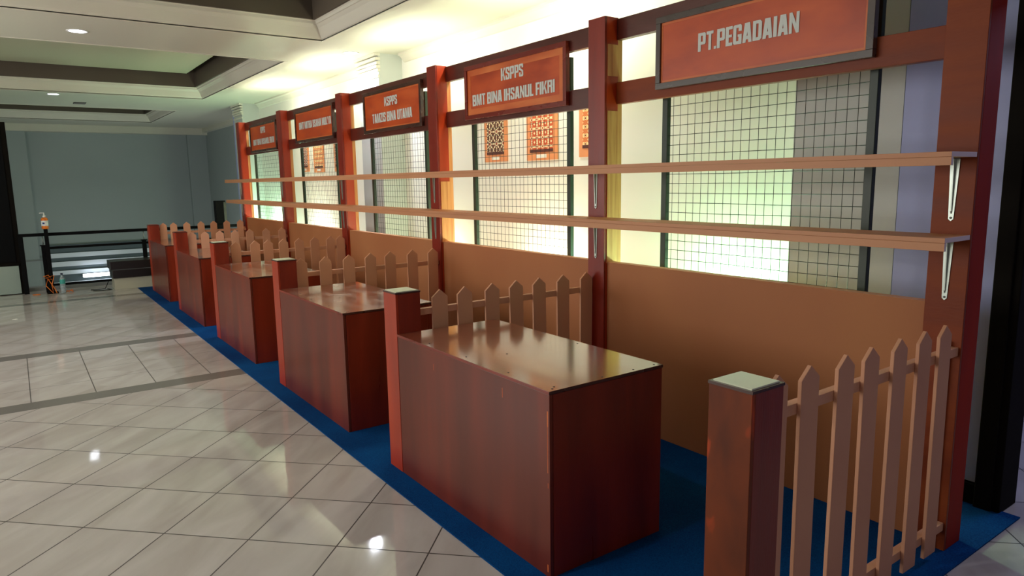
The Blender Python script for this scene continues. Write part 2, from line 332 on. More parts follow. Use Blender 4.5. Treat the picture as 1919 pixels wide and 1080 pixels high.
mb = MB(); mb.box(-5, 2.85, 18.4, 18.55, -1.6, 3.05, 'wall_grey'); mb.box(2.25, 2.7, 18.28, 18.4, -1.6, 2.9, 'wall_grey'); mb.box(-5, -1.13, 18.2, 18.4, -1.6, 2.9, 'wall_grey')
mb.box(-5, -1.0, 18.17, 18.2, -.16, -.13, 'concrete'); ST(mb, 'wall_far')
mb = MB(); mb.box(-5.15, -5, -5.15, 18.55, -1.6, 3.05, 'wall_cream'); ST(mb, 'wall_left')
mb = MB(); mb.box(-5, 6.15, -5.15, -5, 0, 3.05, 'wall_shade'); ST(mb, 'wall_back')
mb = MB(); mb.box(6, 6.15, -5, 2.2, 0, 3.05, 'wall_blue'); mb.box(2.4, 6.15, 2.2, 2.35, 0, 3.05, 'wall_blue'); ST(mb, 'wall_side_room')
mb = MB(); mb.box(1.95, 2.12, -5, -1.35, 0, CEIL, 'wall_blue'); mb.box(1.95, 2.12, -1.35, 0.10, 2.3, CEIL, 'wall_blue'); ST(mb, 'wall_right_near')
mb = MB(); mb.box(1.925, 1.95, 0.145, 0.62, 0, .105, 'blackwood'); mb.box(1.918, 1.95, 0.145, 0.62, .085, .105, 'blackwood'); ST(mb, 'baseboard_right', bevel=.003)
# dark door frame at the near end of the right wall, with its open leaf and hinge
dr = bpy.data.objects.new('door_1', None); COL.objects.link(dr); dr.location = (1.95, 0.1, 0); dr['kind'] = 'structure'
mb = MB(); mb.box(-.03, .16, -.05, .048, 0, 2.34, 'blackwood'); mb.box(-.045, -.03, -.02, .05, 0, 2.34, 'blackwood'); mb.box(-.03, .16, -1.50, -1.45, 0, 2.34, 'blackwood'); mb.box(-.03, .16, -1.5, .048, 2.30, 2.36, 'blackwood'); mb.build('door_frame', dr, bevel=.004)
mb = MB(); mb.box(.165, .205, -.03, .012, 0, 2.30, 'brown_edge'); mb.box(.165, .205, .0125, .48, .01, 2.30, 'brown_edge'); leaf = mb.build('door_leaf', dr, bevel=.003)
mb = MB(); mb.box(.158, .20, -.034, -.028, .20, .30, 'steel'); mb.tube([(.16, -.036, .2), (.16, -.036, .3)], .007, 8, 'steel')
mb.build('hinge', leaf)
mb = MB(); mb.box(.158, .20, -.034, -.028, 1.15, 1.27, 'steel'); mb.tube([(.16, -.036, 1.15), (.16, -.036, 1.27)], .007, 8, 'steel')
mb.build('hinge', leaf)

# ceiling with three coffers
COF = [(-3.8, 1.20, 1.72, 5.98), (-3.8, 1.25, 7.33, 11.63), (-3.8, 1.22, 13.80, 16.75)]
mb = MB(); ys = [-5] + [v for c in COF for v in (c[2], c[3])] + [18.6]
for i in range(0, len(ys), 2): mb.box(-5, 2.85 if ys[i] > 0 else 6.0, ys[i], ys[i + 1], CEIL, 3.06, 'ceil')
for c in COF:
    mb.box(-5, c[0], c[2], c[3], CEIL, 3.06, 'ceil'); mb.box(c[1], 2.85, c[2], c[3], CEIL, 3.06, 'ceil')
mb.box(2.85, 6.0, 1.72, 2.3, CEIL, 3.06, 'ceil')
ST(mb, 'ceiling')
PROF = [(0, 0), (0, .008), (.010, .014), (.020, .030), (.055, .105), (.080, .135), (.088, .138), (.092, .160), (.105, .17)]
for i, c in enumerate(COF):
    mb = MB(); bm = mb.bm; k = mb.mi('moulding'); rings = []
    for (o_, z) in PROF + [(.105, .20), (-.01, .20), (-.01, .012)]:
        rings.append([bm.verts.new(p) for p in ((c[0] + o_, c[2] + o_, CEIL + z), (c[1] - o_, c[2] + o_, CEIL + z), (c[1] - o_, c[3] - o_, CEIL + z), (c[0] + o_, c[3] - o_, CEIL + z))])
    for A, B in zip(rings, rings[1:]):
        for j in range(4):
            f = bm.faces.new((A[j], B[j], B[(j + 1) % 4], A[(j + 1) % 4])); f.material_index = k
    bmesh.ops.recalc_face_normals(bm, faces=bm.faces[:])
    # thin bead around the opening
    for (x0, x1, y0, y1) in ((c[0] - .03, c[1] + .03, c[2] - .03, c[2]), (c[0] - .03, c[1] + .03, c[3], c[3] + .03), (c[0] - .03, c[0], c[2], c[3]), (c[1], c[1] + .03, c[2], c[3])):
        mb.box(x0, x1, y0, y1, CEIL - .006, CEIL + .006, 'moulding')
    ST(mb, 'trim_%d' % (i + 5))
    q = .13; z0, z1 = CEIL + .17, CEIL + .38
    mb = MB()
    for (x0, x1, y0, y1) in ((c[0] + q - .03, c[0] + q, c[2] + q, c[3] - q), (c[1] - q, c[1] - q + .03, c[2] + q, c[3] - q), (c[0] + q - .03, c[1] - q + .03, c[2] + q - .03, c[2] + q), (c[0] + q - .03, c[1] - q + .03, c[3] - q, c[3] - q + .03)):
        mb.box(x0, x1, y0, y1, z0, z1 + .2, 'coffer_side')
    mb.box(c[0] + q - .03, c[1] - q + .03, c[2] + q - .03, c[3] - q + .03, z1 + .2, z1 + .25, 'plenum')
    g = .14
    mb.box(c[0] + q + g, c[1] - q - g, c[2] + q + g, c[3] - q - g, z1 - .02, z1, 'coffer_top')
    ST(mb, 'ceiling_coffer_%d' % (i + 1))
# small cornices along the right wall and the far wall
mb = MB()
for a, b in ((1.24, 6.22), (6.92, 11.86)):
    mb.prism([(2.25, CEIL), (2.25, CEIL - .09), (2.23, CEIL - .085), (2.19, CEIL - .03), (2.16, CEIL - .02), (2.16, CEIL)], 'y', a, b, 'moulding')
mb.box(-5, 2.7, 18.1, 18.4, CEIL - .16, CEIL, 'ceil'); mb.box(2.58, 2.7, 12.7, 18.4, CEIL - .1, CEIL, 'ceil'); ST(mb, 'trim_8')

# ------------------------------------------------------------------ carpet
mb = MB(); mb.prism([(-.114, -.02), (1.955, -.02), (1.955, .09), (1.925, .09), (1.925, 10.55), (-.114, 10.55)], 'z', .001, .007, 'carpet')
tag(mb.build('carpet'), 'long blue needle-felt carpet runner under the whole row of booths', 'carpet')

# ------------------------------------------------------------------ counters
WHICH_C = ['nearest of five, large glossy top', 'second from the camera, partly behind a post', 'middle of five, pale reflections painted on top', 'fourth from the camera, dull grey sheen', 'farthest of five, beside the low black bench']
LC = [1.23, 1.198, 1.203, 1.225, 1.20]
for i in range(5):
    y, L = YB[i + 1], LC[i]; D, H = .598, .745
    t = thing('counter', (XO[i + 1] + .002, y - L, 0.007), 'red-brown wooden box counter, ' + WHICH_C[i], 'counter', 'red-brown box counters'); h = H - .007
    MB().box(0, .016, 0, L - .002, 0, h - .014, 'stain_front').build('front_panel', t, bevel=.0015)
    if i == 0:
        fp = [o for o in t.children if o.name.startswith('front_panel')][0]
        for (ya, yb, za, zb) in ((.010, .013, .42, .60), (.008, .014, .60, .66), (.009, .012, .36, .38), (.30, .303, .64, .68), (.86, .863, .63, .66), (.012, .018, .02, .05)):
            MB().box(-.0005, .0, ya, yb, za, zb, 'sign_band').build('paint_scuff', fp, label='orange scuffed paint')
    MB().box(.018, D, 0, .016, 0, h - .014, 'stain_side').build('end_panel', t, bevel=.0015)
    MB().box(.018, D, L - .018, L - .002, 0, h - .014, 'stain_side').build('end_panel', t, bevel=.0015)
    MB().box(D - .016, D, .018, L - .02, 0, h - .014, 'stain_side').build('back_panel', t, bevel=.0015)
    top = MB().box(-.003, D + .003, -.003, L - .001, h - .013, h, 'stain_top_reflect' if i in (1, 2) else 'stain_top', {'-x': 'stain_side', '-y': 'sign_frame'}).build('counter_top', t, bevel=.0015)
    if i == 0: SCREW = MB().lathe([(.0, .0001), (.0045, .0006), (.0045, .0009), (0, .0012)], (0, 0), 8, 'screw').mesh('screw_head')
    for (sx, sy) in ((.03, .02), (.03, .3), (.03, .62), (.03, .95), (.28, .02), (.45, .02), (.57, .02), (.57, .5), (.05, .035), (.2, .55)):
        o = bpy.data.objects.new('screw_head', SCREW); COL.objects.link(o); o.parent = top; o.location = (sx, sy, h)

# ------------------------------------------------------------------ posts
WHICH_P = ['nearest, at the front end of the near picket fence', 'at the far end of the nearest counter', 'at the far end of the second counter', 'behind the middle counter', 'behind the fourth counter', 'farthest away, behind the fifth counter']
for i in range(6):
    y = YB[i]; ww = .139
    t = thing('wooden_post', (XO[i], y, .007), 'square red-brown wooden post, ' + WHICH_P[i], 'post', 'square posts at the booth fronts')
    hh = .96 - .007
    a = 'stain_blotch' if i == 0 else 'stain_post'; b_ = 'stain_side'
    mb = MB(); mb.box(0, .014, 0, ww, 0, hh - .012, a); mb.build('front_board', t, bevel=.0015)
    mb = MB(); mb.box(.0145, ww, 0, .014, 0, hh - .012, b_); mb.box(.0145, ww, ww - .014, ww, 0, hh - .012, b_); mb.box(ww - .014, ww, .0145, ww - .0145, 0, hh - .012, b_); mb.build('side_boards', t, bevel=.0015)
    mb = MB(); mb.box(-.002, ww + .002, -.002, ww + .002, hh - .012, hh - .004, 'sign_frame'); mb.box(.008, ww - .008, .008, ww - .008, hh - .004, hh, 'cap' if i < 4 else 'stain_side'); mb.build('post_cap', t)

# ------------------------------------------------------------------ picket fences
TIPS = [[.17, .362, .551, .719, .900, 1.084, 1.25], [.293, .459, .632, .806, .973, 1.149, 1.328], [.202, .396, .577, .752, .931, 1.135, 1.316],
        [.249, .420, .561, .719, .884, 1.044, 1.208, 1.332], [.211, .369, .548, .726, .916, 1.122, 1.322], [.206, .368, .549, .740, .920, 1.111, 1.298]]
ZT = [.955, .94, .955, .951, .949, .978]
WHICH_F = ['nearest, from the front post to the end pillar', 'second from the camera, at the nearest counter', 'third from the camera, at the second counter', 'fourth from the camera, at the middle counter', 'fifth from the camera, at the fourth counter', 'farthest, in front of the black stair railing']
def picket_mesh(wd):
    m_ = MB(); m_.prism([(-wd / 2, 0), (wd / 2, 0), (wd / 2, .875), (0, .915), (-wd / 2, .875)], 'y', 0, .013, 'mdf'); return m_.mesh('picket')
PM = picket_mesh(.094)
for i in range(6):
    t = thing('picket_fence', (XO[i] + ww, YB[i], .007), 'tan picket fence, ' + WHICH_F[i], 'fence', 'tan picket fences between the booths')
    yo = .05
    for j, x in enumerate(TIPS[i]):
        x = max(x, XO[i] + ww + .058)
        o = bpy.data.objects.new('picket', PM); COL.objects.link(o); o.parent = t
        o.location = (x - XO[i] - ww, yo, ZT[i] - .915 - .007); o.rotation_euler = (0, math.radians(random.uniform(-.7, .7)), 0)
        bv = o.modifiers.new('bevel', 'BEVEL'); bv.width = .0015; bv.segments = 2
    xl, xr = 0.001, XP - XO[i] - ww - .001
    for zz in (.805, .085):
        MB().box(xl, xr, yo + .0135, yo + .0435, zz, zz + .034, 'mdf', {'+z': 'mdf_edge'}).build('rail', t, bevel=.0015)
    for xa in (xl, xr - .03):
        MB().box(xa, xa + .03, yo + .044, yo + .062, .0, .86, 'mdf').build('end_batten', t, bevel=.0015)

# ------------------------------------------------------------------ pillars
WHICH_L = ['nearest, at the right-hand end of the row', 'second from the camera, between the first two signs', 'third from the camera, between the second and third signs', 'fourth from the camera', 'fifth from the camera', 'farthest, at the stairwell end of the row']
for i in range(6):
    t = thing('timber_pillar', (XP, PY[i], .007), 'tall square orange-red timber pillar, ' + WHICH_L[i], 'pillar', 'orange-red booth pillars'); hh = PH - .007
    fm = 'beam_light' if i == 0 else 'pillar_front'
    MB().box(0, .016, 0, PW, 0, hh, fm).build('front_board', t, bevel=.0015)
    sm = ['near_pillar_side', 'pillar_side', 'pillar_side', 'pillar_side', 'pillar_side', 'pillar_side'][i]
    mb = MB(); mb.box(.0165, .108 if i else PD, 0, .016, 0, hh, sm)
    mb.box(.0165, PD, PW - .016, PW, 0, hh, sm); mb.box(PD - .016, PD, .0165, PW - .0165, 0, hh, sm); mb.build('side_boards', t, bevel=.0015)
    if i: MB().box(.1085, PD, .002, .016, 0, hh - .02, 'bare_wood').build('bare_batten', t, label='strip of bare pine')
    if i == 1:
        MB().box(.022, .104, -.004, -.0005, .99, 1.90, 'bare_wood').build('bare_panel', t, label='unpainted pine facing')
        MB().box(.022, .104, -.004, -.0005, 2.10, 2.28, 'bare_wood').build('bare_panel', t, label='unpainted pine facing')
    if i == 2:
        MB().box(.020, .106, -.004, -.0005, .99, 1.50, 'bare_wood').build('bare_panel', t, label='unpainted pine facing')

# ------------------------------------------------------------------ beams
WB = ['nearest bay', 'second bay from the camera', 'middle bay', 'fourth bay from the camera', 'farthest bay']
for i in range(5):
    y0, y1 = PY[i] + PW + .001, PY[i + 1] - .001
    for (z0, z1, nm) in ((2.315, 2.434, 'upper'), (1.948, 2.073, 'lower')):
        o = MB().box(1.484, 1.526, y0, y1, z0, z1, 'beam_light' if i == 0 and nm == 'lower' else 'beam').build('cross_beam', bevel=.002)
        tag(o, 'dark stained %s cross beam behind the sign in the %s' % (nm, WB[i]), 'beam', 'cross beams')

# ------------------------------------------------------------------ lettering: heavy condensed capitals drawn as polygons (unit height, origin bottom left)
S = .185; T = .16
def bowl(x0, x1, y0, y1, c=.07):    # outlined rounded rectangle pieces: left, right stems, top, bottom with cut corners
    return [[(x0, y0 + c), (x0 + c, y0), (x0 + S, y0), (x0 + S, y1), (x0 + c, y1), (x0, y1 - c)], [(x1 - S, y0), (x1 - c, y0), (x1, y0 + c), (x1, y1 - c), (x1 - c, y1), (x1 - S, y1)],
            [(x0 + S, y0), (x1 - S, y0), (x1 - S, y0 + T), (x0 + S, y0 + T)], [(x0 + S, y1 - T), (x1 - S, y1 - T), (x1 - S, y1), (x0 + S, y1)]]
def R_(x0, x1, y0, y1): return [(x0, y0), (x1, y0), (x1, y1), (x0, y1)]
def rb(x0, x1, y0, y1, c=.07):      # right-hand bowl attached to a stem
    return [[(x1 - S, y0), (x1 - c, y0), (x1, y0 + c), (x1, y1 - c), (x1 - c, y1), (x1 - S, y1)], R_(x0, x1 - S, y0, y0 + T), R_(x0, x1 - S, y1 - T, y1)]
W = .50
GL = {
 'A': (.54, [[(0, 0), (.19, 0), (.34, 1), (.12, 1)], [(.35, 0), (.54, 0), (.42, 1), (.20, 1)], R_(.13, .41, .16, .34)]),
 'B': (W, [R_(0, S, 0, 1)] + rb(S, W, 0, .56) + rb(S, W - .02, .44, 1)),
 'D': (W, [R_(0, S, 0, 1)] + rb(S, W, 0, 1, .1)),
 'E': (.40, [R_(0, S, 0, 1), R_(S, .40, 0, T), R_(S, .37, .43, .57), R_(S, .40, 1 - T, 1)]),
 'F': (.38, [R_(0, S, 0, 1), R_(S, .36, .42, .57), R_(S, .38, 1 - T, 1)]),
 'G': (W, [[(0, .07), (.07, 0), (S, 0), (S, 1), (.07, 1), (0, .93)], R_(S, W - S, 0, T), R_(S, W - S, 1 - T, 1), [(W - S, 0), (W, 0), (W, .50), (W - S, .50)], R_(.27, W - S, .38, .50), [(W - S, .66), (W, .66), (W, .93), (W - .07, 1), (W - S, 1)]]),
 'H': (W, [R_(0, S, 0, 1), R_(W - S, W, 0, 1), R_(S, W - S, .42, .58)]),
 'I': (S, [R_(0, S, 0, 1)]),
 'K': (.53, [R_(0, S, 0, 1), [(S, .42), (.35, 1), (.52, 1), (.33, .52), (S, .30)], [(.24, .55), (.36, 0), (.54, 0), (.35, .62)]]),
 'L': (.38, [R_(0, S, 0, 1), R_(S, .38, 0, T)]),
 'M': (.68, [R_(0, .155, 0, 1), R_(.525, .68, 0, 1), [(.155, 1), (.155, .55), (.27, 0), (.36, 0), (.25, 1)], [(.525, 1), (.43, 1), (.32, 0), (.41, 0), (.525, .55)]]),
 'N': (.51, [R_(0, .15, 0, 1), R_(.36, .51, 0, 1), [(.15, 1), (.15, .55), (.36, 0), (.36, .45)]]),
 'P': (.49, [R_(0, S, 0, 1)] + rb(S, .49, .36, 1)),
 'R': (.51, [R_(0, S, 0, 1)] + rb(S, .50, .46, 1) + [[(.33, 0), (.51, 0), (.50, .42), (.44, .50), (.30, .50), (.33, .42)]]),
 'S': (.48, [[(.30, 0), (.41, 0), (.48, .07), (.48, .46), (.31, .46), (.31, 0)], R_(.17, .31, 0, T), [(0, .07), (.07, 0), (S, 0), (S, .34), (0, .34)], [(0, .58), (.31, .38), (.48, .46), (.14, .68)], [(0, .54), (.17, .54), (.17, 1), (.07, 1), (0, .93)], R_(.17, .31, 1 - T, 1), [(.31, .68), (.48, .68), (.48, .93), (.41, 1), (.31, 1)]]),
 'T': (.44, [R_(0, .44, 1 - T, 1), R_(.135, .305, 0, 1 - T)]),
 'U': (W, [[(0, .07), (.07, 0), (S, 0), (S, 1), (0, 1)], [(W - S, 0), (W - .07, 0), (W, .07), (W, 1), (W - S, 1)], R_(S, W - S, 0, T)]),
 'Y': (.50, [[(0, 1), (.17, .42), (.25, .36), (.25, .62), (.17, 1)], [(.50, 1), (.33, 1), (.25, .62), (.25, .36), (.33, .42)], R_(.165, .335, 0, .45)]),
 'Z': (.42, [R_(0, .42, 1 - T, 1), R_(0, .42, 0, T), [(0, T), (.18, T), (.42, 1 - T), (.24, 1 - T)]]),
 '.': (.14, [R_(0, .14, 0, .15)]), ' ': (.16, [])}
def letters(mb, text, yl, yr, z0, hgt, x):
    """text facing -X, running from yl (viewer's left, larger y) to yr"""
    adv = sum(GL[c][0] + .045 for c in text) - .045; k = (yl - yr) / adv; u = 0
    for ch in text:
        wd, polys = GL[ch]
        for n_, p in enumerate(polys): mb.prism([(yl - (u + a) * k, z0 + b * hgt) for a, b in p], 'x', x - .0012 - n_ * 1e-5, x, 'letters')
        u += wd + .045
SIGN = [(.500, 1.703, 1.991, 2.370, 'sign_frame_grey', [('PT.PEGADAIAN', 1.418, .847, 2.150, .092)]),
        (2.468, 3.696, 1.980, 2.380, 'sign_frame_red', [('KSPPS', 3.206, 2.936, 2.222, .086), ('BMT BINA IHSANUL FIKRI', 3.594, 2.592, 2.077, .083)]),
        (4.415, 5.630, 1.990, 2.384, 'sign_frame', [('KSPPS', 5.152, 4.882, 2.222, .084), ('TAMZIS BINA UTAMA', 5.434, 4.598, 2.081, .088)]),
        (6.450, 7.714, 2.004, 2.391, 'sign_frame', [('BMT MITRA USAHA MULYA', 7.576, 6.519, 2.164, .084)]),
        (8.490, 9.738, 1.968, 2.366, 'sign_frame', [('KPPS', 9.206, 8.988, 2.224, .087), ('BMT BINA IHSANUL FIKRI', 9.597, 8.607, 2.070, .081)])]
SLAB = ['grey-framed orange signboard lettered PT.PEGADAIAN above the nearest booth', 'red-framed orange signboard lettered KSPPS BMT BINA IHSANUL FIKRI above the second booth', 'dark-framed orange signboard lettered KSPPS TAMZIS BINA UTAMA above the middle booth', 'orange signboard with the single line BMT MITRA USAHA MULYA above the fourth booth', 'small-looking orange signboard with two worn lines of letters above the farthest booth']
for i, (y0, y1, z0, z1, fm, txt) in enumerate(SIGN):
    t = thing('signboard', (1.455, y0, z0), SLAB[i], 'sign', 'booth signboards'); Wd, Hd = y1 - y0, z1 - z0; fr = .032
    mb = MB(); mb.box(-.004, .028, 0, Wd, 0, fr, fm); mb.box(-.004, .028, 0, Wd, Hd - fr, Hd, fm); mb.box(-.004, .028, 0, fr, fr + .0005, Hd - fr - .0005, fm); mb.box(-.004, .028, Wd - fr, Wd, fr + .0005, Hd - fr - .0005, fm); mb.build('frame', t, bevel=.0015)
    p = MB().box(.008, .026, fr, Wd - fr, fr, Hd - fr, 'sign_panel').build('board', t)
    mb = MB(); a, e = (.045 if i == 1 else .012), .0012; x0 = .008 - e
    mb.box(x0, .008, fr, Wd - fr, fr, fr + a, 'sign_band'); mb.box(x0, .008, fr, Wd - fr, Hd - fr - a, Hd - fr, 'sign_band'); mb.box(x0, .008, fr, fr + a, fr + a, Hd - fr - a, 'sign_band'); mb.box(x0, .008, Wd - fr - a, Wd - fr, fr + a, Hd - fr - a, 'sign_band')
    mb.build('pale_margin', t)
    for (s_, yl, yr, zz, hg) in txt:
        mb = MB(); letters(mb, s_, yl - y0, yr - y0, zz - z0, hg, .0066)
        mb.build('lettering', t, label='silver capitals reading ' + s_)

# ------------------------------------------------------------------ shelves and brackets
for (zt, lab) in ((1.584, 'upper of two long tan shelves running across all the pillars'), (1.279, 'lower of two long tan shelves running across all the pillars')):
    t = thing('long_shelf', (1.178, .056, zt - .048), lab, 'shelf', 'long shelves'); L = 10.276 - .056
    MB().box(0, .208, 0, L, .030, .048, 'mdf_shelf', {'-y': 'white_edge'}).build('shelf_board', t, bevel=.001)
    MB().box(.0, .016, 0, L, 0, .0295, 'mdf_shelf', {'-y': 'white_edge'}).build('front_lip', t, bevel=.001)
WBR = ['nearest pillar', 'second pillar from the camera', 'third pillar from the camera', 'fourth pillar from the camera', 'fifth pillar from the camera', 'farthest pillar']
def bracket_meshes():
    m1 = MB(); m1.prism([(-.017, -.005), (-.009, -.23), (0, -.238), (.009, -.23), (.017, -.005)], 'x', -.004, -.001, 'bracket'); a = m1.mesh('wall_arm')
    m2 = MB(); m2.box(-.165, -.001, -.015, .015, -.004, -.001, 'bracket'); b = m2.mesh('shelf_arm')
    m3 = MB(); m3.prism([(-.0045, -.21), (-.0045, -.006), (-.022, -.006), (-.018, -.03), (-.009, -.2)], 'y', -.002, .002, 'bracket'); c = m3.mesh('rib')
    d = MB().tube([(-.004, 0, -.225), (-.007, 0, -.225)], .004, 8, 'steel').mesh('screw')
    return (('wall_arm', a), ('shelf_arm', b), ('rib', c), ('screw', d))
BR = bracket_meshes()
for i in range(6):
    for zt, nm in ((1.584, 'upper'), (1.279, 'lower')):
        t = thing('shelf_bracket', (XP, PY[i] + .072, zt - .018), 'pressed steel bracket under the %s shelf on the %s' % (nm, WBR[i]), 'bracket', 'steel shelf brackets')
        for n_, me in BR:
            o = bpy.data.objects.new(n_, me); COL.objects.link(o); o.parent = t

# ------------------------------------------------------------------ knee panels
for i in range(5):
    o = MB().box(0, .055, 0, PY[i + 1] - PY[i] - PW - .004, 0, .998, 'mdf_panel', {'+z': 'mdf_edge'}).build('back_panel_sheet', loc=(1.416, PY[i] + PW + .002, .007), bevel=.0015)
    tag(o, 'waist-high plain tan board closing the back of the %s' % ['nearest booth', 'second booth from the camera', 'middle booth', 'fourth booth from the camera', 'farthest booth'][i], 'panel', 'tan back boards')

# ------------------------------------------------------------------ wire mesh stands
MESHY = [(.535, 1.763), (2.575, 3.805), (4.570, 5.773), (6.70, 7.933), (8.80, 10.036)]
WM = ['nearest booth', 'second booth', 'middle booth', 'fourth booth', 'farthest booth']
for i, (a, b) in enumerate(MESHY):
    t = thing('wire_mesh_panel', (1.58, a, .007), 'black wire grid in a dark green frame standing behind the %s' % WM[i], 'mesh panel', 'wire display grids'); Lm = b - a; Hm = 2.30
    for ya in (0, Lm - .038): MB().box(0, .03, ya, ya + .038, 0, Hm, 'mesh_frame').build('upright', t, bevel=.002)
    for za in (0.02, Hm - .04): MB().box(.004, .026, .038, Lm - .038, za, za + .03, 'mesh_frame').build('crossbar', t)
    mb = MB(); y = .038 + .05; r = .0017
    rnd = random.Random(i)
    while y < Lm - .045:
        j1 = rnd.uniform(-.003, .003)
        mb.tube([(.012, y, .05), (.012 + j1, y + j1, .8), (.012, y - j1, 1.6), (.012, y, Hm - .04)], r, 4, 'wire'); y += .0508
    z = .05
    while z < Hm - .05:
        j1 = rnd.uniform(-.0025, .0025)
        mb.tube([(.016, .038, z), (.016, Lm * .33, z + j1), (.016, Lm * .66, z - j1), (.016, Lm - .038, z)], r, 4, 'wire'); z += .0545
    mb.build('wire_grid', t)

# ------------------------------------------------------------------ batik plaques on the recessed wall
PL = [(4.24, 4.615, 1.683, 'batik_a', 'with brown and cream flower squares, behind the second booth'), (3.515, 3.94, 1.677, 'batik_b', 'with red and cream leaves, behind the second booth'), (2.86, 3.24, 1.684, 'batik_c', 'mostly hidden, seen beside the second pillar from the camera'),
      (9.93, 10.33, 1.69, 'batik_d', 'with white rows, left of the frame in the fourth booth'), (8.86, 9.29, 1.67, 'batik_c', 'with orange rows, in the middle of the fourth booth'), (8.02, 8.46, 1.67, 'batik_d', 'with maroon and white vines, right side of the fourth booth')]
PL[3] = (9.50, 9.84, 1.69, 'batik_d', PL[3][4])
for (a, b, z, m, lab) in PL:
    t = thing('batik_plaque', (2.25, a, z), 'salmon-bordered batik plaque ' + lab, 'picture', 'framed batik plaques'); wd = b - a; hd = .50
    MB().box(-.012, -.001, 0, wd, 0, hd, 'batik_board').build('backing', t)
    MB().box(-.016, -.0125, wd * .13, wd * .87, .075, hd - .03, m).build('batik_cloth', t)
    MB().box(-.017, -.0165, wd * .12, wd * .88, .066, .092, 'batik_edge').build('hem', t)
    MB().box(-.016, -.0125, wd * .34, wd * .66, .018, .048, 'paper').build('caption_card', t)

# ------------------------------------------------------------------ uplights behind the back boards
for i, (x, y, p_, c_) in enumerate(UPLAMPS):
    t = thing('floor_uplight', (x, y, 0 if x > 1.93 else .007), 'small bare-bulb floor uplight hidden behind the back board of the %s' % WM[i], 'lamp', 'hidden floor uplights')
    MB().lathe([(.07, 0), (.07, .02), (.03, .03), (.012, .04), (.012, .44), (.028, .45), (.028, .50)], (0, 0), 16, 'black').build('stand', t)
    MB().lathe([(.012, .50), (.03, .515), (.036, .535), (.03, .55), (.01, .56)], (0, 0), 16, 'bulb').build('bulb', t)

for i, (a, b) in enumerate(TUBES):
    t = thing('tube_batten', (1.60, a, 2.35), 'white fluorescent batten lying behind the upper beam of the %s' % WM[i + 1], 'lamp', 'tube battens behind the beams')
    MB().box(-.03, .03, 0, b - a, 0, .035, 'white_plastic').build('housing', t)
    MB().tube([(0, .03, .052), (0, b - a - .03, .052)], .014, 12, 'bulb').build('tube', t)
# ------------------------------------------------------------------ downlights
LABD = ['round recessed downlight on the near ceiling band over the aisle', 'round recessed downlight on the far ceiling band over the aisle', 'round recessed downlight over the aisle near the camera', 'round recessed downlight far left on the second ceiling band', 'round recessed downlight far left near the camera']
def downlight(x, y, lab, grp):
    t = thing('downlight', (x, y, CEIL), lab, 'ceiling light', grp)
    mb = MB(); n = 28; prof = [(.070, -.004), (.086, -.006), (.092, -.001), (.072, 0)]; k = mb.mi('trim_ring')
    rg = [[mb.bm.verts.new((r * math.cos(2 * math.pi * j / n), r * math.sin(2 * math.pi * j / n), z)) for j in range(n)] for r, z in prof]; rg.append(rg[0])
    for A, B in zip(rg, rg[1:]):
        for j in range(n): mb.bm.faces.new((A[j], B[j], B[(j + 1) % n], A[(j + 1) % n])).smooth = True
    mb.build('trim_ring', t)
    MB().lathe([(.0, -.0045), (.069, -.004), (.069, -.001), (0, -.001)], (0, 0), n, 'down').build('lamp', t)
for (x, y), l in zip(AISLE_SPOTS, LABD): downlight(x, y, l, 'aisle downlights')
for (x, y), l in zip(WALL_SPOTS, ['round recessed downlight beside the column capital', 'round recessed downlight over the wall above the fourth booth', 'round recessed downlight above the second booth', 'round recessed downlight above the nearest booth']): downlight(x, y, l, 'wall downlights')
mb = MB(); mb.box(-.09, .09, -.12, .12, -.008, -.001, 'plenum')
for k in range(5): mb.box(-.085, .085, -.10 + k * .045, -.085 + k * .045, -.014, -.008, 'steel')
tag(mb.build('ceiling_vent', loc=(-.405, 13.1, CEIL)), 'small dark grille in the far ceiling band', 'vent')

# ------------------------------------------------------------------ stair railing
RY = 11.0
t = thing('stair_railing', (-1.47, RY, 0), 'black metal handrail guarding the stairwell behind the booths', 'railing')
MB().box(-.03, 3.36, -.028, .028, .818, .862, 'black').build('handrail', t, bevel=.004)
for x in (0.0,): MB().box(-.03, .03, -.03, .03, 0, .817, 'black').build('post', t, bevel=.003)
for x in (.26, 1.56, 2.75):
    p = MB().box(x - .028, x + .028, -.028, .028, 0, .675, 'black').build('post', t, bevel=.003)
    MB().box(x - .042, x + .042, -.04, .04, .6755, .69, 'black').build('post_cap', p)
    MB().tube([(x, 0, .69), (x, 0, .818)], .006, 8, 'steel').build('pin', p)
for z in (.625, .085):
    MB().box(.29, 1.53, -.012, .012, z, z + .034, 'black').build('lower_rail', t)
    MB().box(1.59, 2.72, -.012, .012, z, z + .034, 'black').build('lower_rail', t)

# stand with pump bottle
t = thing('bottle_stand', (-1.165, 10.86, 0), 'slim black pole stand in front of the stair railing', 'stand')
MB().box(-.025, .025, -.025, .025, .012, .925, 'black').build('pole', t, bevel=.003)
MB().box(-.07, .07, -.09, .09, 0, .012, 'black').build('base_plate', t, bevel=.003)
t = thing('pump_bottle', (-1.165, 10.86, .926), 'orange and white pump bottle on top of the black pole', 'bottle')
MB().lathe([(.040, 0), (.043, .008), (.043, .14), (.036, .152), (.018, .165)], (0, 0), 24, 'orange').build('body', t)
mb = MB(); mb.lathe([(.0436, .045), (.0438, .05), (.0438, .115), (.0436, .12)], (0, 0), 24, 'white_plastic'); mb.box(-.030, -.004, -.0455, -.041, .07, .095, 'blue_print'); mb.build('label_band', t, label='white label with a blue mark')
MB().lathe([(.018, .165), (.02, .18), (.012, .19), (.007, .2), (.007, .225)], (0, 0), 16, 'white_plastic').tube([(.008, 0, .228), (-.045, 0, .228), (-.052, 0, .222)], .006, 8, 'white_plastic').build('pump', t)
